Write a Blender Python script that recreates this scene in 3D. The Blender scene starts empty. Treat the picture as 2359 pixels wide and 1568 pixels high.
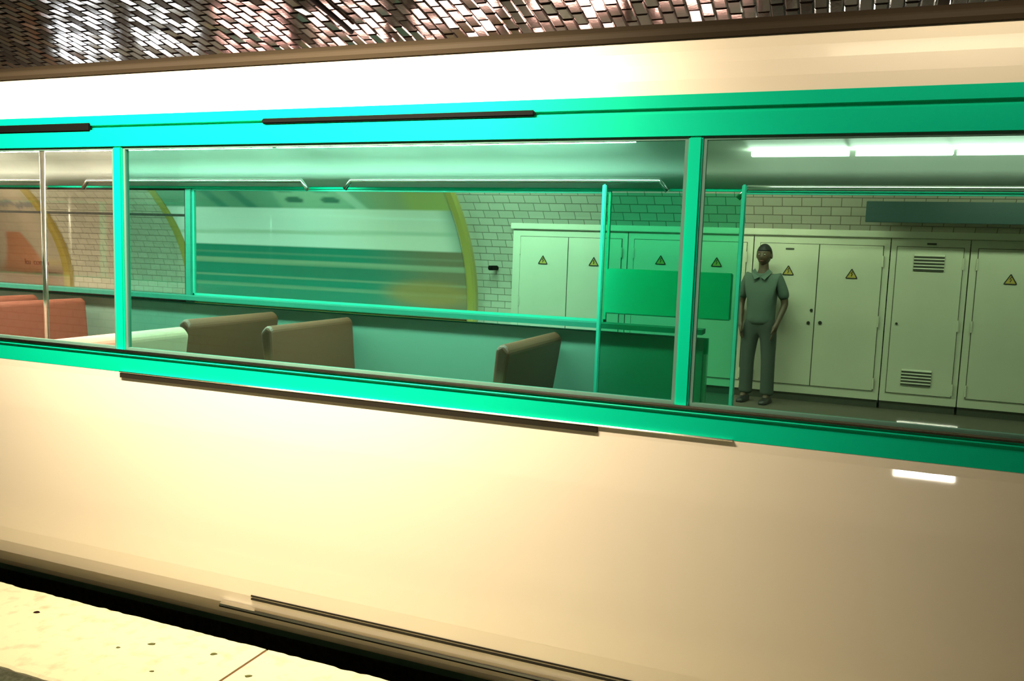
import bpy, bmesh, math, random
from mathutils import Vector, Matrix
random.seed(7)
C = bpy.context.scene.collection
S = bpy.context.scene

# ---------------------------------------------------------------- camera
EYE = 1.6
YAW, PITCH, ROLL = 0.37736, 0.109295, 0.033806
fw = Vector((-math.sin(YAW)*math.cos(PITCH), math.cos(YAW)*math.cos(PITCH), -math.sin(PITCH)))
rt = Vector((math.cos(YAW), math.sin(YAW), 0)); up = rt.cross(fw)
cr, sr = math.cos(ROLL), math.sin(ROLL)
rt, up = cr*rt + sr*up, -sr*rt + cr*up
cam = bpy.data.objects.new('camera', bpy.data.cameras.new('camera')); C.objects.link(cam)
m = Matrix((rt, up, -fw)).transposed().to_4x4(); m.translation = (0, 0, EYE)
cam.matrix_world = m
cam.data.sensor_width = 36; cam.data.lens = 1921.36/2359*36
cam.data.clip_start = 0.05; S.camera = cam

# ---------------------------------------------------------------- world, exposure
w = bpy.data.worlds.new('world'); S.world = w; w.use_nodes = True
w.node_tree.nodes['Background'].inputs[0].default_value = (1, .88, .68, 1)
w.node_tree.nodes['Background'].inputs[1].default_value = 0.06
S.view_settings.view_transform = 'Standard'; S.view_settings.look = 'None'
S.view_settings.exposure = 0; S.view_settings.gamma = 1
S.cycles.max_bounces = 10; S.cycles.transparent_max_bounces = 24
S.cycles.use_denoising = True

NEAR_LAMP = 30.0      # platform strip lights above the near edge
FAR_LAMP = 25.0       # strip lights above the far platform
UP_LAMP = 26.0        # added uplighters for the bright patches on the vault
CAR_LAMP = 70.0        # tubes inside the carriage

# ---------------------------------------------------------------- materials
MATS = {}
def mat(name, col, rough=.5, metal=0, coat=0, ior=1.5, noise=None, bump=None, coat_rough=.03):
    if name in MATS: return MATS[name]
    M = bpy.data.materials.new(name); M.use_nodes = True
    nt = M.node_tree; b = nt.nodes['Principled BSDF']
    b.inputs['Base Color'].default_value = (*col, 1)
    b.inputs['Roughness'].default_value = rough; b.inputs['Metallic'].default_value = metal
    b.inputs['IOR'].default_value = ior
    b.inputs['Coat Weight'].default_value = coat; b.inputs['Coat Roughness'].default_value = coat_rough
    if noise:                                    # (scale, second colour, low, high)
        tc = nt.nodes.new('ShaderNodeTexCoord'); n = nt.nodes.new('ShaderNodeTexNoise')
        n.inputs['Scale'].default_value = noise[0]; n.inputs['Detail'].default_value = 6
        r = nt.nodes.new('ShaderNodeValToRGB')
        r.color_ramp.elements[0].position = noise[2]; r.color_ramp.elements[1].position = noise[3]
        r.color_ramp.elements[0].color = (*col, 1); r.color_ramp.elements[1].color = (*noise[1], 1)
        nt.links.new(tc.outputs['Object'], n.inputs['Vector']); nt.links.new(n.outputs['Fac'], r.inputs['Fac'])
        nt.links.new(r.outputs['Color'], b.inputs['Base Color'])
    if bump:                                     # (scale, strength, distance)
        tc = nt.nodes.new('ShaderNodeTexCoord'); n = nt.nodes.new('ShaderNodeTexNoise')
        n.inputs['Scale'].default_value = bump[0]; n.inputs['Detail'].default_value = 2
        bp = nt.nodes.new('ShaderNodeBump'); bp.inputs['Strength'].default_value = bump[1]
        bp.inputs['Distance'].default_value = bump[2]
        nt.links.new(tc.outputs['Object'], n.inputs['Vector']); nt.links.new(n.outputs['Fac'], bp.inputs['Height'])
        nt.links.new(bp.outputs['Normal'], b.inputs['Normal'])
        if coat: nt.links.new(bp.outputs['Normal'], b.inputs['Coat Normal'])
    MATS[name] = M; return M
def emis(name, col, power):
    M = bpy.data.materials.new(name); M.use_nodes = True; nt = M.node_tree; nt.nodes.clear()
    e = nt.nodes.new('ShaderNodeEmission'); o = nt.nodes.new('ShaderNodeOutputMaterial')
    e.inputs[0].default_value = (*col, 1); e.inputs[1].default_value = power
    nt.links.new(e.outputs[0], o.inputs[0]); return M
def glass(name, tint, refl=.22):
    M = bpy.data.materials.new(name); M.use_nodes = True; nt = M.node_tree; nt.nodes.clear()
    t = nt.nodes.new('ShaderNodeBsdfTransparent'); t.inputs[0].default_value = (*tint, 1)
    g = nt.nodes.new('ShaderNodeBsdfGlossy'); g.inputs['Roughness'].default_value = .02
    f = nt.nodes.new('ShaderNodeFresnel'); f.inputs[0].default_value = 1.45
    mu = nt.nodes.new('ShaderNodeMath'); mu.operation = 'MULTIPLY'; mu.inputs[1].default_value = refl
    mx = nt.nodes.new('ShaderNodeMixShader'); o = nt.nodes.new('ShaderNodeOutputMaterial')
    nt.links.new(f.outputs[0], mu.inputs[0]); nt.links.new(mu.outputs[0], mx.inputs[0])
    nt.links.new(t.outputs[0], mx.inputs[1]); nt.links.new(g.outputs[0], mx.inputs[2])
    nt.links.new(mx.outputs[0], o.inputs[0]); return M
def brick(name, c1, c2, mortar, bw, bh, axes='XZ', rough=.15):
    M = bpy.data.materials.new(name); M.use_nodes = True; nt = M.node_tree; b = nt.nodes['Principled BSDF']
    tc = nt.nodes.new('ShaderNodeTexCoord'); sp = nt.nodes.new('ShaderNodeSeparateXYZ'); cb = nt.nodes.new('ShaderNodeCombineXYZ')
    nt.links.new(tc.outputs['Object'], sp.inputs[0])
    nt.links.new(sp.outputs[axes[0]], cb.inputs[0]); nt.links.new(sp.outputs[axes[1]], cb.inputs[1])
    k = nt.nodes.new('ShaderNodeTexBrick'); k.inputs['Scale'].default_value = 1
    k.inputs['Color1'].default_value = (*c1, 1); k.inputs['Color2'].default_value = (*c2, 1); k.inputs['Mortar'].default_value = (*mortar, 1)
    k.inputs['Mortar Size'].default_value = .004; k.inputs['Brick Width'].default_value = bw; k.inputs['Row Height'].default_value = bh
    nt.links.new(cb.outputs[0], k.inputs['Vector']); nt.links.new(k.outputs['Color'], b.inputs['Base Color'])
    bp = nt.nodes.new('ShaderNodeBump'); bp.invert = True; bp.inputs['Distance'].default_value = .004
    nt.links.new(k.outputs['Fac'], bp.inputs['Height']); nt.links.new(bp.outputs['Normal'], b.inputs['Normal'])
    b.inputs['Roughness'].default_value = rough; return M

CREAM = mat('cream_paint', (.84, .73, .55), .42, coat=1.0, noise=(.7, (.81, .69, .52), .35, .7))
TEAL = mat('jade_green_paint', (.0, .50, .28), .5, ior=1.15)
TEALIN = mat('jade_interior_panel', (.03, .50, .34), .45)
DARKR = mat('black_rubber', (.004, .004, .003), .6, ior=1.15)
BROWNR = mat('brown_rubber_strip', (.022, .018, .011), .5, ior=1.2)
CHROME = mat('polished_steel', (.75, .73, .68), .15, 1)
ROOF = mat('brown_grey_roof_paint', (.04, .028, .016), .6, ior=1.2)
LINING = mat('pale_interior_laminate', (.80, .80, .70), .4)
SEAT = mat('rust_brown_vinyl', (.20, .06, .03), .5)
SEATP = mat('pinkish_beige_seat_shell', (.72, .42, .30), .45)
FLOORC = mat('dark_green_linoleum', (.03, .07, .05), .5)
G_GREEN = glass('green_tinted_glass', (.55, .91, .83))
G_LIGHT = glass('pale_green_tinted_glass', (.70, .90, .80))
G_WARM = glass('clear_glass', (.97, .95, .90))
G_SCREEN = glass('strong_green_screen_glass', (.40, .86, .70), .2)

# ---------------------------------------------------------------- mesh helpers
def obj(name, bm, m, parent=None, smooth=False, loc=None):
    me = bpy.data.meshes.new(name); bmesh.ops.recalc_face_normals(bm, faces=bm.faces)
    bm.to_mesh(me); bm.free()
    for mm in (m if isinstance(m, (list, tuple)) else [m]): me.materials.append(mm)
    if smooth:
        for p in me.polygons: p.use_smooth = True
    o = bpy.data.objects.new(name, me); C.objects.link(o)
    if loc: o.location = loc
    if parent: o.parent = parent
    return o
def new(): return bmesh.new()
def box(bm, x0, x1, y0, y1, z0, z1, mi=0, bev=0):
    vs = [bm.verts.new((x, y, z)) for x in (x0, x1) for y in (y0, y1) for z in (z0, z1)]
    fs = []
    for q in ((0,1,3,2),(4,6,7,5),(0,4,5,1),(2,3,7,6),(0,2,6,4),(1,5,7,3)):
        f = bm.faces.new([vs[i] for i in q]); f.material_index = mi; fs.append(f)
    if bev:
        es = list({e for f in fs for e in f.edges})
        bmesh.ops.bevel(bm, geom=es, offset=bev, segments=2, affect='EDGES')
    return bm
def extr(bm, prof, x0, x1, mi=0, n=1):
    """closed (y,z) outline run from x0 to x1 as a solid"""
    rows = []
    for i in range(n+1):
        x = x0+(x1-x0)*i/n
        rows.append([bm.verts.new((x, y, z)) for y, z in prof])
    L = len(prof)
    for a, b in zip(rows, rows[1:]):
        for i in range(L):
            f = bm.faces.new((a[i], a[(i+1) % L], b[(i+1) % L], b[i])); f.material_index = mi
    for r in (rows[0], rows[-1]):
        f = bm.faces.new(r); f.material_index = mi
    return bm
def tube(bm, pts, r, seg=10):
    pts = [Vector(p) for p in pts]; rings = []
    for i, p in enumerate(pts):
        d = (pts[min(i+1, len(pts)-1)] - pts[max(i-1, 0)]).normalized()
        a = d.orthogonal().normalized(); b = d.cross(a)
        if rings:   # keep rings aligned
            a = (prev - d*prev.dot(d)).normalized(); b = d.cross(a)
        prev = a
        rings.append([bm.verts.new(p + r*(math.cos(t)*a + math.sin(t)*b)) for t in [2*math.pi*k/seg for k in range(seg)]])
    for A, B in zip(rings, rings[1:]):
        for k in range(seg): bm.faces.new((A[k], A[(k+1) % seg], B[(k+1) % seg], B[k]))
    bm.faces.new(rings[0]); bm.faces.new(rings[-1]); return bm
def thing(name, label, cat, loc=(0, 0, 0), group=None):
    o = bpy.data.objects.new(name, None); C.objects.link(o); o.location = loc; o.empty_display_size = .1
    return tag(o, label, cat, group)
def tag(o, label, cat, group=None):
    o['label'] = label; o['category'] = cat
    if group: o['group'] = group
    return o
def struct(o): o['kind'] = 'structure'; return o
def dup(root, loc, label, group=None):
    r = root.copy(); C.objects.link(r); r.location = loc; r['label'] = label
    if group: r['group'] = group
    for ch in list(root.children):
        c = ch.copy(); C.objects.link(c); c.parent = r
        for g in list(ch.children):
            d = g.copy(); C.objects.link(d); d.parent = c
    return r

# ---------------------------------------------------------------- station shell
YC, A_, Z0, B_ = 4.3, 6.0, .73, 3.1
def wall_y(z, side=1, off=0):            # where the vault stands at height z (off = metres in front of it)
    t = max(0, z-Z0)/B_
    return YC + side*((A_-off)*math.sqrt(max(0, 1-t*t)))
def vault(th, off=0):                    # th 0 = far springing, pi = near springing
    return (YC+(A_-off)*math.cos(th), Z0+(B_-off)*math.sin(th))
X0, X1 = -26.0, 7.0
WALLT = brick('glazed_wall_tiles', (.66, .62, .50), (.58, .55, .44), (.25, .22, .16), .2, .09)
# grout shell of the vault behind the tiles
VT = mat('dark_vault_grout', (.02, .012, .008), .8)
th_lo, th_hi = math.radians(38), math.radians(180-38)
def shell(a, b, n, off0=0, off1=-.25):
    ins = [vault(a+(b-a)*i/n, off0) for i in range(n+1)]; out = [vault(a+(b-a)*i/n, off1) for i in range(n+1)]
    return ins+out[::-1]
struct(obj('ceiling', extr(new(), shell(th_lo, th_hi, 48), X0, X1), VT))
low = [(wall_y(0)+.25, -.2), (wall_y(0), -.2)] + [vault(th_lo*i/14, 0) for i in range(15)] + [vault(th_lo*i/14, -.25) for i in range(14, -1, -1)]
struct(obj('wall_back', extr(new(), low, X0, X1), WALLT))
low2 = [(2*YC-y, z) for y, z in low]
struct(obj('wall_front', extr(new(), low2, X0, X1), WALLT))

# glazed vault tiles: every tile is a little pillow with its own slight tilt
TILE = mat('dimmed_glazed_ceramic', (.042, .024, .014), .10, ior=1.9, bump=(30, .10, .004), noise=(1.3, (.026, .018, .012), .3, .75))  # white tile, the vault's dimness put into its brown colour
bm = new(); TW, TL, GAP = .105, .19, .005
ths = []; t = math.radians(41)
while t < math.radians(104):
    y, z = vault(t); ds = math.hypot(A_*math.sin(t), B_*math.cos(t)); dt = TL/ds
    ths.append((t, t+dt)); t += dt
nx = int((3.2+24)/TW)
for j in range(nx):
    xa = -24+j*TW; sh = .5*(j % 2)
    for (ta, tb) in ths:
        s = (tb-ta)*sh; a0, a1 = ta+s, tb+s
        ya, za = vault(a0, .004); yb, zb = vault(a1, .004)
        p0 = Vector((0, ya, za)); p1 = Vector((0, yb, zb)); T = (p1-p0).normalized(); Nn = Vector((0, T.z, -T.y))
        if Nn.z > 0: Nn = -Nn
        Lh = (p1-p0).length/2-GAP/2; Wh = TW/2-GAP/2; c = (p0+p1)/2; c.x = xa+TW/2
        tx, ty = random.gauss(0, .010), random.gauss(0, .038)
        ins = .011; h = .007
        def P(u, v, d): return bm.verts.new(c + Vector((u, 0, 0)) + T*v + Nn*(d + tx*u + ty*v))
        o = [P(-Wh, -Lh, 0), P(Wh, -Lh, 0), P(Wh, Lh, 0), P(-Wh, Lh, 0)]
        i_ = [P(-Wh+ins, -Lh+ins, h), P(Wh-ins, -Lh+ins, h), P(Wh-ins, Lh-ins, h), P(-Wh+ins, Lh-ins, h)]
        bm.faces.new(i_)
        for k in range(4): bm.faces.new((o[k], o[(k+1) % 4], i_[(k+1) % 4], i_[k]))
me = bpy.data.meshes.new('ceiling_tiles'); bm.to_mesh(me); bm.free(); me.materials.append(TILE)
ct = bpy.data.objects.new('ceiling_tiles', me); C.objects.link(ct); struct(ct)

# platforms and track bed
ASPH = mat('grey_asphalt', (.05, .05, .03), .9, ior=1.2, noise=(60, (.09, .09, .06), .4, .7))
FARFL = mat('dark_far_platform_asphalt', (.10, .085, .06), .7, noise=(20, (.14, .12, .09), .4, .7))
BALLAST = mat('dark_track_bed', (.02, .017, .012), .9, noise=(30, (.04, .035, .03), .4, .6))
struct(obj('floor', box(new(), X0, X1, -1.75, 2.04, -.2, -.004), ASPH))
struct(obj('floor_far_platform', box(new(), X0, X1, 8.3, 10.35, -.2, 0), FARFL))
struct(obj('platform_wall', box(new(), X0, X1, 2.25, 2.45, -1.2, -.2), BALLAST))
struct(obj('platform_wall_far', box(new(), X0, X1, 8.4, 8.6, -1.2, -.2), BALLAST))
struct(obj('track_floor', box(new(), X0, X1, 2.25, 8.6, -1.3, -1.2), BALLAST))

# cream coping slabs of the near platform, chipped wavy nose
COPE = mat('cream_painted_coping', (.66, .60, .38), .7, ior=1.2, noise=(14, (.50, .36, .22), .52, .80))
from mathutils import noise as mn
def coping(x0, x1, label):
    n = int((x1-x0)/.012); bmc = new(); R = []
    for i in range(n+1):
        x = x0+(x1-x0)*i/n
        e = 2.575 - .011*x*0 + .010*mn.noise(Vector((x*7, 3, 0))) + .006*mn.noise(Vector((x*25, 9, 0)))
        e2 = 2.045 + .006*mn.noise(Vector((x*16, 5, 1)))
        zj = .003*mn.noise(Vector((x*3, 1, 4)))
        R.append([bmc.verts.new(p) for p in ((x, e2, -.1), (x, e2, .0), (x, e2+.012, .006+zj), (x, e-.012, .004), (x, e, -.008), (x, e-.006, -.10))])
    for a, b in zip(R, R[1:]):
        for k in range(6): bmc.faces.new((a[k], a[(k+1) % 6], b[(k+1) % 6], b[k]))
    bmc.faces.new(R[0]); bmc.faces.new(R[-1])
    return tag(obj('coping_slab', bmc, COPE), label, 'platform edge')
coping(-6.5, -2.012, 'cream painted platform edge slab reaching the left border, wavy chipped nose beside the train')
coping(-2.0, 1.5, 'cream painted platform edge slab right of the brown joint, only its corner showing at the bottom')
tag(obj('joint_filler', box(new(), -2.012, -2.0, 2.06, 2.56, -.09, .0), mat('brown_joint', (.16, .07, .03), .9, ior=1.2)), 'thin brown crack between the two cream platform edge slabs', 'joint')
GUM = mat('olive_gum', (.10, .10, .03), .8, ior=1.2); SCRAP = mat('dark_red_scrap', (.02, .003, .003), .7, ior=1.2)
def px(u, v):                           # a pixel of the 2359 x 1568 photograph as a direction
    return rt*((u-1179.5)/1921.36) - up*((v-784)/1921.36) + fw
def on_z(u, v, z=0.0):
    d = px(u, v); k = (z-EYE)/d.z; return d.x*k, d.y*k
def on_y(u, v, y):
    d = px(u, v); k = y/d.y; return d.x*k, EYE+d.z*k
def blob(u, v, r, h, m, name, label, cat, group=None, sx=1.0, ang=0):
    x, y = on_z(u, v, .005); b = new(); n = 14; ri = []
    for s, zz in ((1, 0), (.75, h*.8), (.3, h)):
        ri.append([b.verts.new((r*s*sx*math.cos(a)*(1+.18*math.sin(3*a+u)), r*s*math.sin(a)*(1+.15*math.cos(2*a+v)), zz)) for a in [2*math.pi*k/n for k in range(n)]])
    for A, B in zip(ri, ri[1:]):
        for k in range(n): b.faces.new((A[k], A[(k+1) % n], B[(k+1) % n], B[k]))
    b.faces.new(ri[0]); b.faces.new(ri[-1])
    o = obj(name, b, m, smooth=True, loc=(x, y, .0055)); o.rotation_euler.z = ang
    return tag(o, label, cat, group)
blob(85, 1410, .008, .004, SCRAP, 'leaf_scrap', 'dark red scrap lying on the cream platform edge at far left', 'litter', sx=1.7, ang=.5)
for u, v, r, lab in ((350, 1483, .010, 'largest olive gum spot, midway along the cream platform edge'), (272, 1491, .006, 'small dark gum spot just left of the largest olive one'),
                     (492, 1506, .009, 'olive gum spot on the platform edge above the brown joint'), (572, 1557, .009, 'olive gum spot right of the brown joint in the platform edge'),
                     (350, 1546, .006, 'dark gum spot near the bottom border below the largest one')):
    blob(u, v, r, .002, GUM, 'gum_spot', lab, 'gum spot', 'gum spots on the platform edge', sx=1.5, ang=.4)

# ---------------------------------------------------------------- lamps of the station and added lamps
HOUS = mat('grey_lamp_housing', (.25, .24, .22), .5)
TUBE_N = emis('warm_platform_tube', (1, .86, .62), NEAR_LAMP)
TUBE_F = emis('far_platform_tube', (1, .92, .74), FAR_LAMP)
def strip_light(x0, x1, y, z, m, label, cat='strip light', group=None, r=.03, watts=0, aim=0, spread=90, col=(1, .87, .67)):
    t = thing('strip_light', label, cat, ((x0+x1)/2, y, z), group); L = (x1-x0)/2
    h = box(new(), -L-.04, L+.04, -.07, .07, .05, .11, bev=.006); ho = obj('housing', h, HOUS, t)
    tube(b := new(), [(-L, 0, 0), (-L*.3, 0, 0), (L, 0, 0)], r, 12); obj('tube', b, m, t, True)
    for s in (-1, 1): obj('socket', box(new(), s*L-.02, s*L+.02, -.03, .03, -.035, .06), HOUS, t)
    al = bpy.data.lights.new('strip_light_glow', 'AREA'); al.shape = 'RECTANGLE'; al.size = x1-x0; al.size_y = .08
    al.energy = watts; al.spread = math.radians(spread); al.color = col
    lo = bpy.data.objects.new('glow', al); C.objects.link(lo); lo.parent = t; lo.location = (0, 0, -r-.02); lo.rotation_euler = (math.radians(aim), 0, 0)
    # hanging rod up to the vault
    th = math.acos(max(-1, min(1, (y-YC)/A_))); zt = vault(th)[1]
    for s in (-.7, .7): tube(b := new(), [(s*L, 0, .1), (s*L, 0, zt-z-.06)], .006, 6); obj('rod', b, HOUS, t)
    return t
for i, (a, b_) in enumerate(((-3.75, -2.6), (-2.3, -1.15))):
    strip_light(a, b_, 1.55, 2.95, TUBE_N, ['warm strip light above the near platform, farther one', 'warm strip light above the near platform, nearer one'][i], group='near platform strip lights', r=.035, watts=(36, 66)[i], aim=42, spread=95)
strip_light(-.15, .75, 1.9, 2.85, TUBE_N, 'short warm strip light added to brighten the upper band at right', group='near platform strip lights', r=.02, watts=3.6, aim=62, spread=100)  # lamp added to brighten the right end of the upper band
for i, a in enumerate((-12.2, -9.4, -6.6, -3.8, -1.0, 1.8)):
    strip_light(a-.75, a+.75, 8.2, 2.82, TUBE_F, 'hanging strip light over the far platform, number %s from the right end' % ('six', 'five', 'four', 'three', 'two', 'one')[i], group='far platform strip lights', watts=(62, 62, 62, 58, 26, 15)[i], aim=38, spread=150, col=(1, .95, .82))
# seven unseen uplighters added behind the train so the vault glitters
cols = [(.93, .97, 1), (.97, 1, .97)] + [(1, .50, .42)] + [(1, .58, .46)] * 2 + [(1, .56, .44)] * 2
for i, x in enumerate((-9.05, -7.78, -6.48, -5.22, -3.93, -2.63, -1.40)):
    t = thing('added_uplighter', 'square lamp added below the vault to make the %s bright patch from the left' % ('first', 'second', 'third', 'fourth', 'fifth', 'sixth', 'seventh')[i], 'added_uplighter', (x, 7.70, 2.5), 'added uplighters below the vault')
    hb = new(); box(hb, -.5, .5, -.22, .22, 0, .02); box(hb, -.5, .5, -.22, -.20, .02, .11); box(hb, -.5, .5, .20, .22, .02, .11)
    box(hb, -.5, -.48, -.2, .2, .02, .11); box(hb, .48, .5, -.2, .2, .02, .11); obj('housing', hb, HOUS, t)
    obj('diffuser', box(new(), -.43, .43, -.13, .10, .07, .10), emis('added_uplighter_diffuser', cols[i], UP_LAMP), t)
    for s in (-.4, .4): tube(b := new(), [(s, .21, .1), (s, .21, .66)], .006, 6); obj('rod', b, HOUS, t)
# unseen lamp added low on the near wall for its train-side reflection
t = thing('added_lamp', 'small bright lamp added low on the wall for its reflection in the train', 'lamp', (.66, -1.67, .34))
obj('housing', box(new(), -.235, .235, -.03, .03, -.05, .05), HOUS, t)
obj('lens', box(new(), -.21, .21, .03, .04, -.026, .026), emis('added_lamp_lens', (1, .93, .75), 75), t)
# cable duct on the vault, upper left
th = math.radians(60)
x, _ = on_y(765, 5, 6.4)
cb = new(); pts = []
for k in range(12):
    y, z = vault(math.radians(66+k*3.2), .06); pts.append((x, y, z))
tube(cb, pts, .022, 8); tag(obj('cable_duct', cb, DARKR, smooth=True), 'short dark cable duct on the tiled vault at the top edge', 'cable duct')

# ---------------------------------------------------------------- far platform furniture
PAINT = mat('cream_gloss_cabinet_paint', (.72, .70, .54), .3, coat=1, bump=(2.2, .25, .02), noise=(2, (.66, .65, .50), .35, .75))
GAPM = mat('dark_gap', (.06, .06, .04), .8)
YEL = mat('yellow_sign', (.55, .42, .08), .5); BLK = mat('black_print', (.02, .02, .02), .5)
YW = 9.86   # front of the cabinets
def prism_tri(b, cx, cz, s, y0, y1):
    h = s*.866
    A = [b.verts.new((cx+dx, yy, cz+dz)) for yy in (y0, y1) for dx, dz in ((-s/2, -h/2), (s/2, -h/2), (0, h/2))]
    b.faces.new(A[:3]); b.faces.new(A[3:])
    for k in range(3): b.faces.new((A[k], A[(k+1) % 3], A[3+(k+1) % 3], A[3+k]))
def warn(parent, cx, cz):
    b = new(); prism_tri(b, cx, cz, .115, -.006, -.003); o = obj('warning_sign', b, YEL, parent)
    o['label'] = 'small yellow and black high voltage triangle'
    b = new(); s = .115; h = s*.866
    for (ax, az), (bx, bz) in (((-s/2, -h/2), (s/2, -h/2)), ((s/2, -h/2), (0, h/2)), ((0, h/2), (-s/2, -h/2))):
        tube(b, [(cx+ax, -.007, cz+az), (cx+bx, -.007, cz+bz)], .006, 4)
    tube(b, [(cx+.008, -.008, cz+.025), (cx-.008, -.008, cz+.0), (cx+.008, -.008, cz-.003), (cx-.004, -.008, cz-.03)], .005, 4)
    obj('bolt_symbol', b, BLK, o)
def louvre(parent, cx, cz, wd, hh, n=5):
    b = new()
    for k in range(n):
        z = cz+hh/2-hh*(k+.5)/n
        extr(b, [(-.003, z-.016), (-.003, z+.012), (-.010, z+.010), (-.018, z-.006)], cx-wd/2, cx+wd/2, 0)
    o = obj('louvre', b, PAINT, parent)
    b = new()
    for k in range(n):
        z = cz+hh/2-hh*(k+.5)/n
        box(b, cx-wd/2, cx+wd/2, -.014, -.003, z-.027, z-.007)
    obj('slot', b, GAPM, o)  # dark bars standing for the shade inside the louvre slots
def cabinet(r0, r1, leaves, label, signs=(), louvres=(), locks=(), plates=()):
    x0, x1 = r0*YW, r1*YW
    t = thing('electrical_cabinet', label, 'cabinet', (x0, YW, 0), 'cream cabinets along the far wall')
    Wd = x1-x0; H = 1.85
    obj('body', extr(new(), [(.012, .09), (.012, H)]+[(wall_y(H*(1-k/8)+.09*k/8)-YW-.015, H*(1-k/8)+.09*k/8) for k in range(9)], .003, Wd-.003), PAINT, t)
    obj('plinth', box(new(), .01, Wd-.01, .03, .3, 0, .09), GAPM, t)
    doors = []
    for (a, b_, hinge) in leaves:
        a = a*YW-x0; b_ = b_*YW-x0
        obj('door_gap', box(new(), a-.006, b_+.006, .006, .0118, .184, 1.768), GAPM, t)
        d = obj('door', box(new(), a, b_, -.002, .0055, .19, 1.762, bev=.001), PAINT, t); doors.append((d, a, b_))
        hx = a-.004 if hinge == 'L' else b_+.004
        for z in (.27, .95, 1.60):
            tube(b := new(), [(hx, -.006, z-.06), (hx, -.006, z+.06)], .010, 8); obj('hinge', b, PAINT, d)
    for cx, cz in signs:
        cx = cx*YW-x0
        for d, a, b_ in doors:
            if a <= cx <= b_: warn(d, cx, cz)
    for cx, cz, wd, hh in louvres: louvre(doors[0][0], cx*YW-x0, cz, wd, hh)
    for cx, cz, r in locks:
        cx = cx*YW-x0
        for d, a, b_ in doors:
            if a <= cx <= b_:
                tube(b := new(), [(cx, -.001, cz), (cx, -.014, cz)], r, 12); obj('lock', b, mat('dark_lock', (.05, .05, .03), .4, .5), d)
    for cx, cz in plates:
        cx = cx*YW-x0; obj('name_plate', box(new(), cx-.045, cx+.045, -.006, -.002, cz-.010, cz+.010), GAPM, t)
    return t
def rz(u, v):
    d = px(u, v); return d.x/d.y, EYE+d.z/d.y*YW
cabinet(-.400, -.2495, [(-.389, -.3255, 'L'), (-.3245, -.257, 'R')], 'leftmost double door cream cabinet on the far platform, next to the framed poster',
        signs=[rz(1251, 598), rz(1368, 602)])
cabinet(-.2490, -.1015, [(-.241, -.1765, 'L'), (-.1755, -.109, 'R')], 'double door cream cabinet hidden behind the green screen left of the standing man',
        signs=[(-.208, 1.53), (-.142, 1.53)])
cabinet(-.1010, .0425, [(-.0935, -.0305, 'L'), (-.0295, .0355, 'R')], 'double door cream cabinet directly behind the standing man, with three dark locks',
        signs=[rz(1816, 622), rz(1962, 630)], locks=[(*rz(1869, 714), .016), (*rz(1862, 743), .018), (*rz(1889, 743), .020)], plates=[rz(1820, 573)])
l1, l2 = rz(2140, 604), rz(2117, 869)
cabinet(.0430, .1195, [(.0495, .1135, 'R')], 'narrow single door cream cabinet with a louvred vent at top and bottom',
        louvres=[(l1[0], l1[1], .29, .17), (l1[0]-.003, l2[1], .29, .17)], locks=[(.0545, rz(2067, 745)[1], .013)], plates=[rz(2147, 562)])
cabinet(.1200, .2600, [(.1275, .1885, 'L'), (.1895, .2540, 'R')], 'cream cabinet at the right border with one warning triangle in view', signs=[rz(2328, 643)])
struct(obj('trim_1', box(new(), -.402*YW, .262*YW, YW-.03, YW+.02, 1.853, 1.93, bev=.006), PAINT))
# blank dark station sign
x0, zt = on_y(1997, 463, 9.42); _, zb = on_y(1997, 511, 9.42)
t = thing('station_sign', 'long blank dark green sign panel above the louvred cabinet', 'sign', (x0, 9.42, zb))
obj('panel', box(new(), 0, 2.6, 0, .05, 0, zt-zb, bev=.004), mat('dark_navy_enamel', (.020, .060, .055), .45), t)
for xx in (.4, 2.1): obj('bracket', box(new(), xx, xx+.04, .05, wall_y(zb+.1)-9.42+.02, .06, .10), HOUS, t)
# little hook on the tiles
x, z = on_y(1130, 617, 9.98)
tag(obj('wall_hook', box(new(), -.03, .03, -.02, wall_y(z)-9.98+.01, -.03, .03, bev=.01), DARKR, loc=(x, 9.98, z)), 'small black fitting on the wall tiles between poster and cabinets', 'hook')

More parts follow.
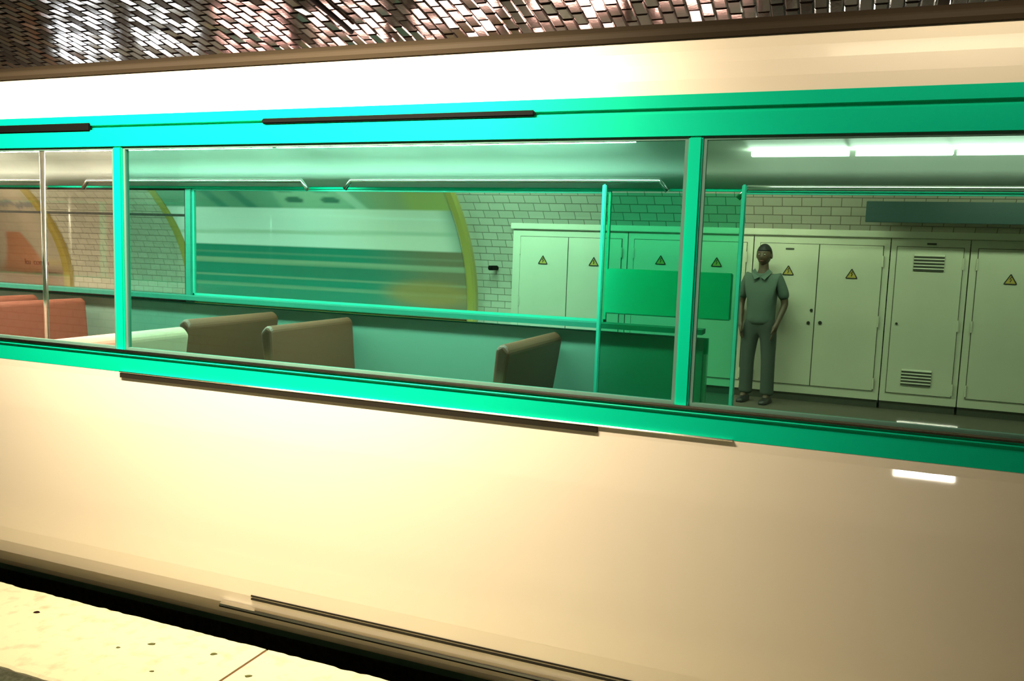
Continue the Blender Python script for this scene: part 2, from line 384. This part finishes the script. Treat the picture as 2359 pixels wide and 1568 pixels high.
# ---------------------------------------------------------------- posters on the curved wall
def mixc(a, b, t): t = max(0, min(1, t)); return tuple(a[i]*(1-t)+b[i]*t for i in range(3))
def step(e0, e1, v): t = max(0, min(1, (v-e0)/(e1-e0))); return t*t*(3-2*t)
def poster(x0, x1, z0, z1, paint, label, frame_label, res=.025):
    t = thing('poster', label, 'poster', (x0, wall_y(z0), z0))
    L = x1-x0; nxx = int(L/res); nz = int((z1-z0)/res)
    b = new(); cl = b.verts.layers.float_color.new('ink'); G = []
    for i in range(nxx+1):
        col = []
        for j in range(nz+1):
            x = L*i/nxx; z = (z1-z0)*j/nz
            v = b.verts.new((x, wall_y(z0+z, 1, .05)-wall_y(z0), z)); v[cl] = (*paint(x0+x, z0+z), 1); col.append(v)
        G.append(col)
    for i in range(nxx):
        for j in range(nz): b.faces.new((G[i][j], G[i+1][j], G[i+1][j+1], G[i][j+1]))
    M = bpy.data.materials.new('printed_paper'); M.use_nodes = True; nt = M.node_tree
    a = nt.nodes.new('ShaderNodeVertexColor'); a.layer_name = 'ink'
    gm = nt.nodes.new('ShaderNodeGamma'); gm.inputs[1].default_value = .8
    nt.links.new(a.outputs['Color'], gm.inputs[0]); nt.links.new(gm.outputs[0], nt.nodes['Principled BSDF'].inputs['Base Color'])
    nt.nodes['Principled BSDF'].inputs['Roughness'].default_value = .5
    sheet = obj('sheet', b, M, t, True)
    sol = sheet.modifiers.new('thickness', 'SOLIDIFY'); sol.thickness = .01
    fb = new(); F = .13
    def rail(xa, xb):
        prev = None
        n = 24
        ra = []
        for j in range(n+1):
            z = z0-F+(z1-z0+2*F)*j/n; y1 = wall_y(z, 1, -.02)-wall_y(z0); y0 = wall_y(z, 1, .11)-wall_y(z0)
            ra.append([fb.verts.new(p) for p in ((xa, y1, z-z0), (xa, y0+.03, z-z0), (xa+.03, y0, z-z0), (xb-.03, y0, z-z0), (xb, y0+.03, z-z0), (xb, y1, z-z0))])
        for p, q in zip(ra, ra[1:]):
            for k in range(6): fb.faces.new((p[k], p[(k+1) % 6], q[(k+1) % 6], q[k]))
        fb.faces.new(ra[0]); fb.faces.new(ra[-1])
    rail(-F, 0); rail(L, L+F)
    for za, zb in ((z0-F, z0), (z1, z1+F)):
        prof = [(wall_y(za, 1, -.02)-wall_y(z0), za-z0), (wall_y(za, 1, .10)-wall_y(z0), za-z0+.02), (wall_y(zb, 1, .10)-wall_y(z0), zb-z0-.02), (wall_y(zb, 1, -.02)-wall_y(z0), zb-z0)]
        extr(fb, prof, 0, L)
    fr = obj('frame', fb, mat('honey_yellow_ceramic', (.50, .38, .09), .2, coat=1), t); fr['label'] = frame_label
    return t
def paint1(x, z):
    dark = (.10, .22, .15); c = dark
    # upper picture: a generic face between diagonal hair strands
    fx, fz = -6.75, 2.15
    if z > 2.06:
        c = mixc((.12, .30, .20), (.30, .33, .16), step(-6.3, -5.5, x))
        e = ((x-fx)/.62)**2+((z-fz-.15)/.75)**2
        c = mixc((.25, .42, .28), c, step(.75, 1.1, e))
        for ex in (-.30, .28):
            q = ((x-fx-ex)/.17)**2+((z-2.17)/.045)**2
            c = mixc((.03, .12, .08), c, step(.5, 1.1, q))
            q = ((x-fx-ex)/.22)**2+((z-2.29-.10*(x-fx-ex))/.022)**2
            c = mixc((.10, .24, .16), c, step(.5, 1.2, q))
        for k, o_ in ((0, -1.1), (1, .68), (2, -1.6)):
            d = abs((x-fx-o_)+(z-2.1)*.9)
            c = mixc((.42, .55, .42) if k == 1 else (.04, .20, .14), c, step(.05, .14, d))
        yb = step(-5.5, -5.2, x)*(1-step(-4.8, -4.6, x))*(1-step(2.25, 2.4, z))
        c = mixc(c, (.42, .40, .10), yb)
    elif z > 1.53:
        c = mixc((.90, .94, .88), (.88, .82, .68), step(-7.2, -5.6, x))
        c = mixc(c, (.52, .60, .45), .8*(1-step(.015, .04, abs(z-1.74-.012*(x+7)))))
        c = mixc(c, (.95, .97, .88), .8*(1-step(.008, .02, abs(z-1.97+.01*(x+7)))))
        c = mixc(c, (.35, .42, .33), step(-5.0, -4.7, x))
    else:
        c = mixc((.01, .20, .13), (.20, .15, .08), step(-6.4, -4.9, x))
        for zz, wd, s in ((1.30, .035, .9), (1.08, .010, 1.1), (.93, .02, .5), (1.42, .012, .3)):
            c = mixc(c, (.42, .48, .30), s*.7*(1-step(wd*.6, wd*1.3, abs(z-zz))))
        c = mixc(c, (.45, .22, .05), .7*(1-step(.3, .7, math.hypot((x+5.3)*.8, (z-.95)*3))))
        c = mixc(c, (.03, .14, .09), .6*(1-step(.2, .8, math.hypot((x+6.7)*.5, (z-1.18)*5))))
    return c
def paint2(x, z):
    c = (.46, .38, .26)
    r = mn.noise(Vector((x*2.2, z*.9, 2)))
    c = mixc(c, (.56, .43, .30), step(-.1, .4, r))
    # ragged grey blue crest
    e = 2.02+.10*mn.noise(Vector((x*5, 0, 7)))+.04*mn.noise(Vector((x*19, 0, 3)))
    c = mixc(c, (.17, .18, .19), .85*step(e-.02, e+.01, z)*(1-step(e+.05, e+.10, z)))
    c = mixc(c, (.09, .075, .06), .0)
    # rust red cone
    hw = .62*(1.62-z)+.18
    q = abs(x+13.05)/max(hw, .05)
    if z < 1.62: c = mixc((.50, .17, .08), c, step(.75, 1.05, q))
    c = mixc(c, (.20, .06, .02), step(1.25, .9, z) if False else (1-step(.85, 1.2, z))*.85)
    c = mixc(c, (.60, .42, .10), .5*(1-step(.0, .28, math.hypot((x+12.4)*.6, (z-1.12)*3))))
    return c
poster(-9.4, -4.72, .62, 2.70, paint1, 'wide framed billboard with a pair of eyes above a pale band, left of the cabinets', 'honey coloured tiled frame following the curved wall')
p2 = poster(-16.6, -12.15, .62, 2.70, paint2, 'framed beige and rust red billboard seen at the left border', 'honey coloured tiled frame following the curved wall')
xx, zz = on_y(50, 608, 9.96)
for word, dx in (('ku', 0), ('comm', .20)):
    fc = bpy.data.curves.new('poster_lettering', 'FONT'); fc.body = word; fc.size = .14; fc.extrude = .004
    tmp = bpy.data.objects.new('poster_lettering', fc); C.objects.link(tmp); bpy.context.view_layer.update()
    lm = bpy.data.meshes.new_from_object(tmp.evaluated_get(bpy.context.evaluated_depsgraph_get())); bpy.data.objects.remove(tmp)
    lm.materials.clear(); lm.materials.append(mat('brick_red_print', (.22, .03, .015), .6))
    ft = bpy.data.objects.new('poster_lettering', lm); C.objects.link(ft)
    ft.parent = p2; ft.location = (xx+16.6+dx, wall_y(1.5, 1, .07)-wall_y(.62)-.02, zz-.62); ft.rotation_euler = (math.radians(98), 0, 0)

# ---------------------------------------------------------------- the train (one carriage across the whole view)
TY = 2.70; TF = 5.10                                   # near and far flank
tr = thing('metro_train', 'cream metro carriage with jade green window bands standing along the platform', 'train', (0, 0, 0))
XA, XB = -12.0, 3.6
def side_parts(mir):
    f = (lambda y: TY+TF-y) if mir else (lambda y: y)
    P = lambda pr: [(f(y), z) for y, z in pr]
    lower = [(2.713, 1.012), (2.713, .98), (2.7055, .80), (2.7025, .6), (2.700, .42), (2.700, .3), (2.702, .2), (2.708, .13), (2.720, .07), (2.742, .015), (2.775, -.03), (2.82, -.055), (2.86, -.055), (2.76, .1), (2.76, 1.012)]
    upper = [(2.712, 2.104), (2.714, 2.15), (2.720, 2.2), (2.730, 2.24), (2.748, 2.275), (2.77, 2.30), (2.82, 2.30), (2.80, 2.25), (2.76, 2.104)]
    return lower, upper, P
for mir in (False, True):
    lower, upper, P = side_parts(mir)
    segs = [(XA, XB)] if not mir else [(XA, -.74), (1.75, XB)]
    for a, b_ in segs:
        o = obj('lower_side_panel', extr(new(), P(lower), a, b_, n=1), CREAM, tr)
        o['label'] = 'cream lower side'
        obj('waist_band', extr(new(), P([(2.712, 1.012), (2.712, 1.105), (2.76, 1.105), (2.76, 1.012)]), a, b_), TEAL, tr)['label'] = 'jade green band under the windows'
    o = obj('upper_side_panel', extr(new(), P(upper), XA, XB), CREAM, tr); o['label'] = 'cream band above the windows'
    obj('window_header', extr(new(), P([(2.712, 1.975), (2.712, 2.045), (2.724, 2.047), (2.724, 2.062), (2.712, 2.064), (2.711, 2.104), (2.76, 2.104), (2.76, 1.975)]), XA, XB), TEAL, tr)['label'] = 'jade green band above the windows'
# dark runner slots in the green header
for a, b_, z0, z1 in ((-5.2, -3.05, 2.040, 2.075), (-2.15, -1.02, 2.050, 2.070)):
    obj('door_runner', box(new(), a, b_, 2.706, 2.7225, z0, z1, bev=.004), DARKR, tr)['label'] = 'black runner slot in the green header'
# trims on the near side
obj('window_sill_trim', extr(new(), [(2.700, 1.100), (2.698, 1.106), (2.700, 1.112), (2.716, 1.112), (2.716, 1.100)], XA, XB), CHROME, tr)
obj('waist_groove', extr(new(), [(2.7065, 1.083), (2.7035, 1.088), (2.7065, 1.093), (2.713, 1.093), (2.713, 1.083)], XA, XB), TEAL, tr)
obj('rubbing_strip', extr(new(), [(2.704, .988), (2.704, 1.008), (2.716, 1.008), (2.716, .988)], -2.9, -.75), BROWNR, tr)['label'] = 'dark brown rubbing strip'
obj('rubbing_strip_trim', extr(new(), [(2.702, 1.010), (2.700, 1.013), (2.702, 1.016), (2.714, 1.016), (2.714, 1.010)], -2.9, -.3), CHROME, tr)
# skirt mouldings
obj('skirt_moulding', extr(new(), [(2.697, .058), (2.688, .063), (2.686, .070), (2.690, .077), (2.705, .082), (2.712, .082), (2.722, .055)], -2.35, XB), CHROME, tr)['label'] = 'steel moulding along the foot of the side'
for z in (.118, .132):
    obj('skirt_groove', extr(new(), [(2.7045, z-.003), (2.7045, z+.003), (2.716, z+.003), (2.716, z-.003)], -2.2, XB), BROWNR, tr)
# roof
rp = []
for i in range(17):
    a = math.pi*i/16; rp.append((3.9-1.14*math.cos(a), 2.295+.17*math.sin(a)))
inn = [(y, z-.04) for y, z in rp[::-1]]
obj('roof', extr(new(), rp+inn, XA, XB), ROOF, tr)
obj('gutter', extr(new(), [(2.742, 2.283), (2.736, 2.296), (2.742, 2.312), (2.79, 2.318), (2.79, 2.283)], XA, XB), ROOF, tr)['label'] = 'brown rain gutter'
obj('floor_pan', box(new(), XA, XB, 2.77, 5.03, -.05, .03), FLOORC, tr)
for x in (XA, XB):
    ep = [(2.72, -.04), (2.72, 2.25), (2.8, 2.33), (3.3, 2.42), (4.5, 2.42), (5.0, 2.33), (5.08, 2.25), (5.08, -.04)]
    obj('end_wall', extr(new(), ep, x-.04 if x > 0 else x, x if x > 0 else x+.04), CREAM, tr)
# underframe, wheels
obj('underframe', box(new(), XA+.3, XB-.3, 3.1, 4.7, -.45, -.055), BALLAST, tr)
for x in (-10.2, -8.0, .2, 2.3):
    for y in (3.18, 4.48):
        b = new(); tube(b, [(x, y, -.77), (x, y+.12, -.77)], .43, 28); obj('wheel', b, ROOF, tr)
# window pillars and panes, near side: (x0, x1, glass)
def pillar(a, b_, y0, y1, m=TEAL, z0=1.105, z1=1.975, label=None):
    o = obj('window_pillar', box(new(), a, b_, y0, y1, z0, z1, bev=.006), m, tr)
    if label: o['label'] = label
near = [(-11.9, -8.2, G_WARM), (-8.1, -5.3, G_GREEN), (-5.2, -2.93, G_WARM), (-2.88, -.495, G_GREEN), (-.45, 2.2, G_LIGHT), (2.3, 3.5, G_GREEN)]
for i, (a, b_, g) in enumerate(near):
    o = obj('window_pane', box(new(), a, b_, 2.728, 2.734, 1.108, 1.975), g, tr)
    o['label'] = 'green tinted window pane' if g is not G_WARM else 'clear window pane'
    fb = new()
    for q in ((a, b_, 1.108, 1.120), (a, b_, 1.963, 1.975), (a, a+.012, 1.12, 1.963), (b_-.012, b_, 1.12, 1.963)):
        box(fb, q[0], q[1], 2.722, 2.740, q[2], q[3])
    obj('window_seal', fb, mat('grey_green_rubber', (.10, .20, .15), .6, ior=1.2), o)
for (a, b_) in ((-12, -11.9), (-8.2, -8.1), (-5.3, -5.2), (-2.93, -2.88), (-.495, -.45), (2.2, 2.3), (3.5, 3.6)):
    pillar(a, b_, 2.712, 2.76, label='jade green window pillar')
# far side glazing
far = [(-11.9, -9.4, 1.105, G_WARM), (-9.3, -7.0, 1.105, G_WARM), (-6.9, -4.72, 1.105, G_WARM), (-4.66, -1.38, 1.165, G_WARM), (-.60, 1.70, .56, G_WARM), (1.8, 3.5, 1.105, G_WARM)]
for a, b_, z0, g in far:
    o = obj('window_pane', box(new(), a, b_, 5.066, 5.072, z0, 1.975), g, tr); o['label'] = 'clear window pane of the far flank'
    fb = new()
    for q in ((a, b_, z0, z0+.015), (a, b_, 1.96, 1.975), (a, a+.015, z0, 1.96), (b_-.015, b_, z0, 1.96)):
        box(fb, q[0], q[1], 5.055, 5.08, q[2], q[3])
    if b_ < -4: box(fb, a, b_, 5.045, 5.08, 1.762, 1.780)
    obj('window_seal', fb, BROWNR if b_ < -4 else TEALIN, o)
for (a, b_) in ((-12, -11.9), (-9.4, -9.3), (-7.0, -6.9), (-4.72, -4.66), (1.7, 1.8), (3.5, 3.6)):
    pillar(a, b_, 5.04, 5.088, mat('green_sill', (.02, .22, .15), .5), label='dark green interior window pillar')
# green glass screen with posts, added to stand for the green haze
o = obj('haze_screen', box(new(), -1.36, -.56, 4.86, 4.87, .75, 1.95), G_SCREEN, tr); o['label'] = 'strong green glass screen added for the haze'
for x in (-1.38, -.575): pillar(x, x+.025, 4.85, 4.88, TEALIN, .03, 2.0, 'green screen post')
pillar(-1.38, -.62, 5.04, 5.088, TEALIN, 1.22, 1.50, 'green wall panel beside the low glazed bay')
obj('low_sill', box(new(), -.74, 1.75, 5.04, 5.1, -.04, .56, bev=.004), TEALIN, tr)
# interior linings
obj('side_lining', box(new(), XA+.05, -.76, 5.00, 5.04, .03, 1.10), mat('dull_green_laminate', (.16, .27, .20), .45), tr)['label'] = 'dull green laminate wall below the far windows'
obj('sill_rail', extr(new(), [(4.93, 1.135), (4.93, 1.165), (5.06, 1.165), (5.06, 1.135)], XA+.05, -.76), mat('green_sill', (.02, .22, .15), .5), tr)
obj('side_lining', box(new(), XA+.05, XB-.05, 2.765, 2.79, .03, 1.09), LINING, tr)['label'] = 'pale laminate wall below the near windows'
cp = [(2.77, 1.99), (2.80, 2.08), (2.95, 2.17), (3.4, 2.21), (3.9, 2.22), (4.4, 2.21), (4.80, 2.17), (4.98, 2.09), (5.03, 1.99)]
obj('ceiling_panel', extr(new(), cp+[(y, z+.012) for y, z in cp[::-1]], XA+.05, XB-.05), LINING, tr, True)
# lamps and rails inside
CARL = emis('carriage_tube', (1, .98, .88), CAR_LAMP)
for i, (a, b_) in enumerate(((-11.5, -8.9), (-8.7, -6.0), (-5.75, -3.35), (-3.30, -1.06))):
    o = obj('ceiling_lamp', extr(new(), [(4.20, 2.205), (4.22, 2.170), (4.32, 2.168), (4.34, 2.205)], a, b_), CARL, tr); o['label'] = 'lit tube lamp under the carriage ceiling'
for a, b_ in ((-.52, -.03), (0.0, .45), (.47, 1.5), (1.6, 2.8)):
    o = obj('ceiling_lamp', extr(new(), [(4.70, 2.160), (4.71, 2.140), (4.77, 2.140), (4.78, 2.165)], a, b_), emis('low_glazed_bay_tube', (1, .98, .88), 9), tr); o['label'] = 'lit tube lamp beside the low glazed bay'
for a, b_, z in ((-3.2, -1.0, 2.025), (-5.6, -3.5, 2.02), (-8.2, -6.0, 2.02), (-.6, 1.2, 1.985)):
    tube(b := new(), [(a, 4.90, z-.06), (a+.05, 4.90, z), (b_-.05, 4.90, z), (b_, 4.90, z-.06)], .016, 10); obj('grab_rail', b, CHROME, tr, True)
for x in (-9.5, -7.3, -4.83, 2.4):
    tube(b := new(), [(x, 3.92, .03), (x, 3.92, 2.215)], .016, 10); obj('grab_pole', b, CHROME, tr, True)
# seats: pairs of shells along the far windows, rust backs toward the middle of the car
def seat(x, y, face, m1, m2):
    s = 1 if face > 0 else -1
    b = new(); prof = [(0, .46), (s*.40, .48), (s*.42, .44), (s*.05, .40), (-s*.04, .44), (-s*.13, 1.06), (-s*.09, 1.10), (-s*.05, 1.08)]
    rows = []
    for yy in (y, y+.03, y+.87, y+.90):
        k = .012 if yy in (y, y+.90) else 0
        rows.append([b.verts.new((x+px_, yy, z-k)) for px_, z in prof])
    for A, B in zip(rows, rows[1:]):
        for i in range(len(prof)): b.faces.new((A[i], A[(i+1) % 8], B[(i+1) % 8], B[i]))
    b.faces.new(rows[0]); b.faces.new(rows[-1])
    o = obj('seat', b, m1, tr); o['label'] = m2
    bv = o.modifiers.new('soft', 'BEVEL'); bv.width = .022; bv.segments = 3
    lb = new(); box(lb, x+s*.08, x+s*.14, y+.1, y+.8, .03, .42); obj('seat_pedestal', lb, HOUS, o)
for x, fc_ in ((-7.9, -1), (-6.3, 1), (-5.6, -1), (-3.9, 1), (-3.1, -1), (-1.75, 1)):
    seat(x, 4.05, -fc_, SEAT, 'rust brown double seat by the far windows')
for x, fc_ in ((-6.2, 1), (-5.0, -1), (-3.6, 1)):
    seat(x, 2.84, -fc_, SEATP, 'pinkish beige double seat by the near windows')

# ---------------------------------------------------------------- the man on the far platform
SKIN = mat('brown_skin', (.10, .06, .035), .5); HAIR = mat('black_hair', (.012, .012, .012), .6)
SHIRT = mat('grey_green_shirt', (.085, .13, .10), .8); TROU = mat('dark_trousers', (.05, .07, .055), .8); SHOE = mat('black_shoe', (.02, .02, .02), .4)
man = thing('person', 'standing man in a grey collared shirt and dark trousers before the cabinets', 'person', (-.845, 9.55, 0))
man.rotation_euler.z = math.radians(-12)
def skin(name, pts, edges, mat_, parent, sub=2, root=0):
    me = bpy.data.meshes.new(name); me.from_pydata([p[:3] for p in pts], edges, []); me.materials.append(mat_)
    o = bpy.data.objects.new(name, me); C.objects.link(o); o.parent = parent
    md = o.modifiers.new('skin', 'SKIN'); md.use_smooth_shade = True
    for i, p in enumerate(pts):
        r = p[3]; r = r if isinstance(r, tuple) else (r, r)
        me.skin_vertices[0].data[i].radius = r; me.skin_vertices[0].data[i].use_root = (i == root)
    s = o.modifiers.new('sub', 'SUBSURF'); s.levels = sub; s.render_levels = sub
    return o
# x = his sideways, -y = toward the camera
P = []; E = []
def add(p, frm=None):
    P.append(p); i = len(P)-1
    if frm is not None: E.append((frm, i))
    return i
pel = add((0, 0, .93, .10)); wa = add((0, .01, 1.08, .105), pel); ch = add((0, .01, 1.28, .135), wa); nb = add((0, .015, 1.42, .07), ch); nk = add((0, 0, 1.50, .055), nb); add((0, -.005, 1.60, .05), nk)
for s in (-1, 1):
    sh = add((s*.17, .015, 1.385, .062), ch); el = add((s*.245, .05, 1.10, .042), sh); wr = add((s*.20, -.07, .88, .028), el)
    pa = add((s*.185, -.085, .83, (.022, .036)), wr); kn = add((s*.178, -.095, .79, (.018, .036)), pa)
    for q, (dy, ln) in enumerate(((-.028, .062), (-.010, .072), (.009, .068), (.026, .054))):
        a = add((s*(.176), -.095+dy, .775, .0095), kn); b2 = add((s*.170, -.098+dy, .775-ln*.5, .009), a); add((s*.156, -.100+dy*.9, .775-ln, .008), b2)
    a = add((s*.18, -.125, .815, .011), pa); add((s*.165, -.135, .775, .0095), a)
    hp = add((s*.095, 0, .86, .095), pel); k_ = add((s*.115, -.01, .50, .060), hp); an = add((s*.12, .02, .10, .040), k_); add((s*.13, -.09, .045, .035), an)
skin('body', P, E, SKIN, man)
hd = bmesh.new(); bmesh.ops.create_uvsphere(hd, u_segments=32, v_segments=24, radius=1)
for v in hd.verts:
    x, y, z = v.co; jaw = 1-.28*max(0, -z)**1.3
    fy = y*(1 if y > 0 else .96)
    nx_, ny, nz = x*.078*jaw, fy*.098*(1-.12*max(0, -z)), z*.118
    if y < 0:
        ny -= .020*math.exp(-((x/.16)**2+((z+.18)/.20)**2))          # nose
        ny += .010*(math.exp(-(((x-.40)/.20)**2+((z-.06)/.12)**2))+math.exp(-(((x+.40)/.20)**2+((z-.06)/.12)**2)))   # sockets
        ny -= .007*math.exp(-((x/.30)**2+((z+.50)/.07)**2)); ny -= .008*math.exp(-((x/.25)**2+((z+.85)/.15)**2))   # lips, chin
    v.co = (nx_, ny-.012, nz+1.622)
obj('head', hd, SKIN, man, True)
for s in (-1, 1):
    e = bmesh.new(); bmesh.ops.create_uvsphere(e, u_segments=12, v_segments=10, radius=1)
    for v in e.verts: v.co = (s*.079+v.co.x*.010, v.co.y*.020-.002, 1.618+v.co.z*.032)
    obj('ear', e, SKIN, man, True)
    e = bmesh.new(); bmesh.ops.create_uvsphere(e, u_segments=12, v_segments=10, radius=.009)
    for v in e.verts: v.co += Vector((s*.031, -.096, 1.630))
    obj('eye', e, mat('eye_white', (.30, .27, .22), .3), man, True)
e = bmesh.new(); tube(e, [(-.024, -.110, 1.563), (0, -.119, 1.561), (.024, -.110, 1.563)], .005, 6); obj('mouth', e, mat('lips', (.16, .05, .04), .5), man, True)
hr = bmesh.new(); bmesh.ops.create_uvsphere(hr, u_segments=32, v_segments=24, radius=1)
bmesh.ops.delete(hr, geom=[v for v in hr.verts if v.co.z < (.35 if v.co.y < -.25 else -.25 if v.co.y > .1 else .12)], context='VERTS')
for v in hr.verts: v.co = (v.co.x*.084, v.co.y*.104-.008, v.co.z*.126+1.624)
ho = obj('hair', hr, HAIR, man, True); ho.modifiers.new('t', 'SOLIDIFY').thickness = .006
P = []; E = []
h0 = add((0, 0, .84, (.175, .145))); hip = add((0, 0, .93, (.170, .140)), h0); w1 = add((0, .01, 1.08, (.165, .140)), hip); c1 = add((0, .01, 1.27, (.175, .150)), w1); c2 = add((0, .012, 1.385, (.12, .095)), c1)
for s in (-1, 1):
    s1 = add((s*.165, .015, 1.375, .080), c1); s2 = add((s*.215, .03, 1.24, .070), s1); add((s*.238, .045, 1.135, .064), s2)
skin('shirt', P, E, SHIRT, man)
cb = new()
for s in (-1, 1):
    V = [cb.verts.new(p) for p in ((s*.005, -.10, 1.385), (s*.075, -.055, 1.475), (s*.115, -.055, 1.44), (s*.055, -.125, 1.355))]
    cb.faces.new(V)
co = obj('collar', cb, SHIRT, man); co.modifiers.new('t', 'SOLIDIFY').thickness = .006
P = []; E = []
h0 = add((0, 0, 1.03, (.14, .115))); hip = add((0, 0, .93, (.155, .125)), h0)
for s in (-1, 1):
    a = add((s*.095, 0, .80, (.100, .105)), hip); b2 = add((s*.115, -.01, .50, .080), a); c_ = add((s*.12, .005, .13, .078), b2); add((s*.12, .0, .075, .085), c_)
skin('trousers', P, E, TROU, man)
for s in (-1, 1):
    sb = new(); pr = []
    for yy, hw, hh in ((.07, .035, .075), (.02, .045, .10), (-.06, .048, .075), (-.14, .046, .05), (-.19, .030, .035)):
        pr.append([sb.verts.new((s*.125+hw*a, yy, z)) for a, z in ((-1, .002), (1, .002), (1, hh*.5), (.5, hh), (-.5, hh), (-1, hh*.5))])
    for A, B in zip(pr, pr[1:]):
        for k in range(6): sb.faces.new((A[k], A[(k+1) % 6], B[(k+1) % 6], B[k]))
    sb.faces.new(pr[0]); sb.faces.new(pr[-1]); obj('shoe', sb, SHOE, man, True)
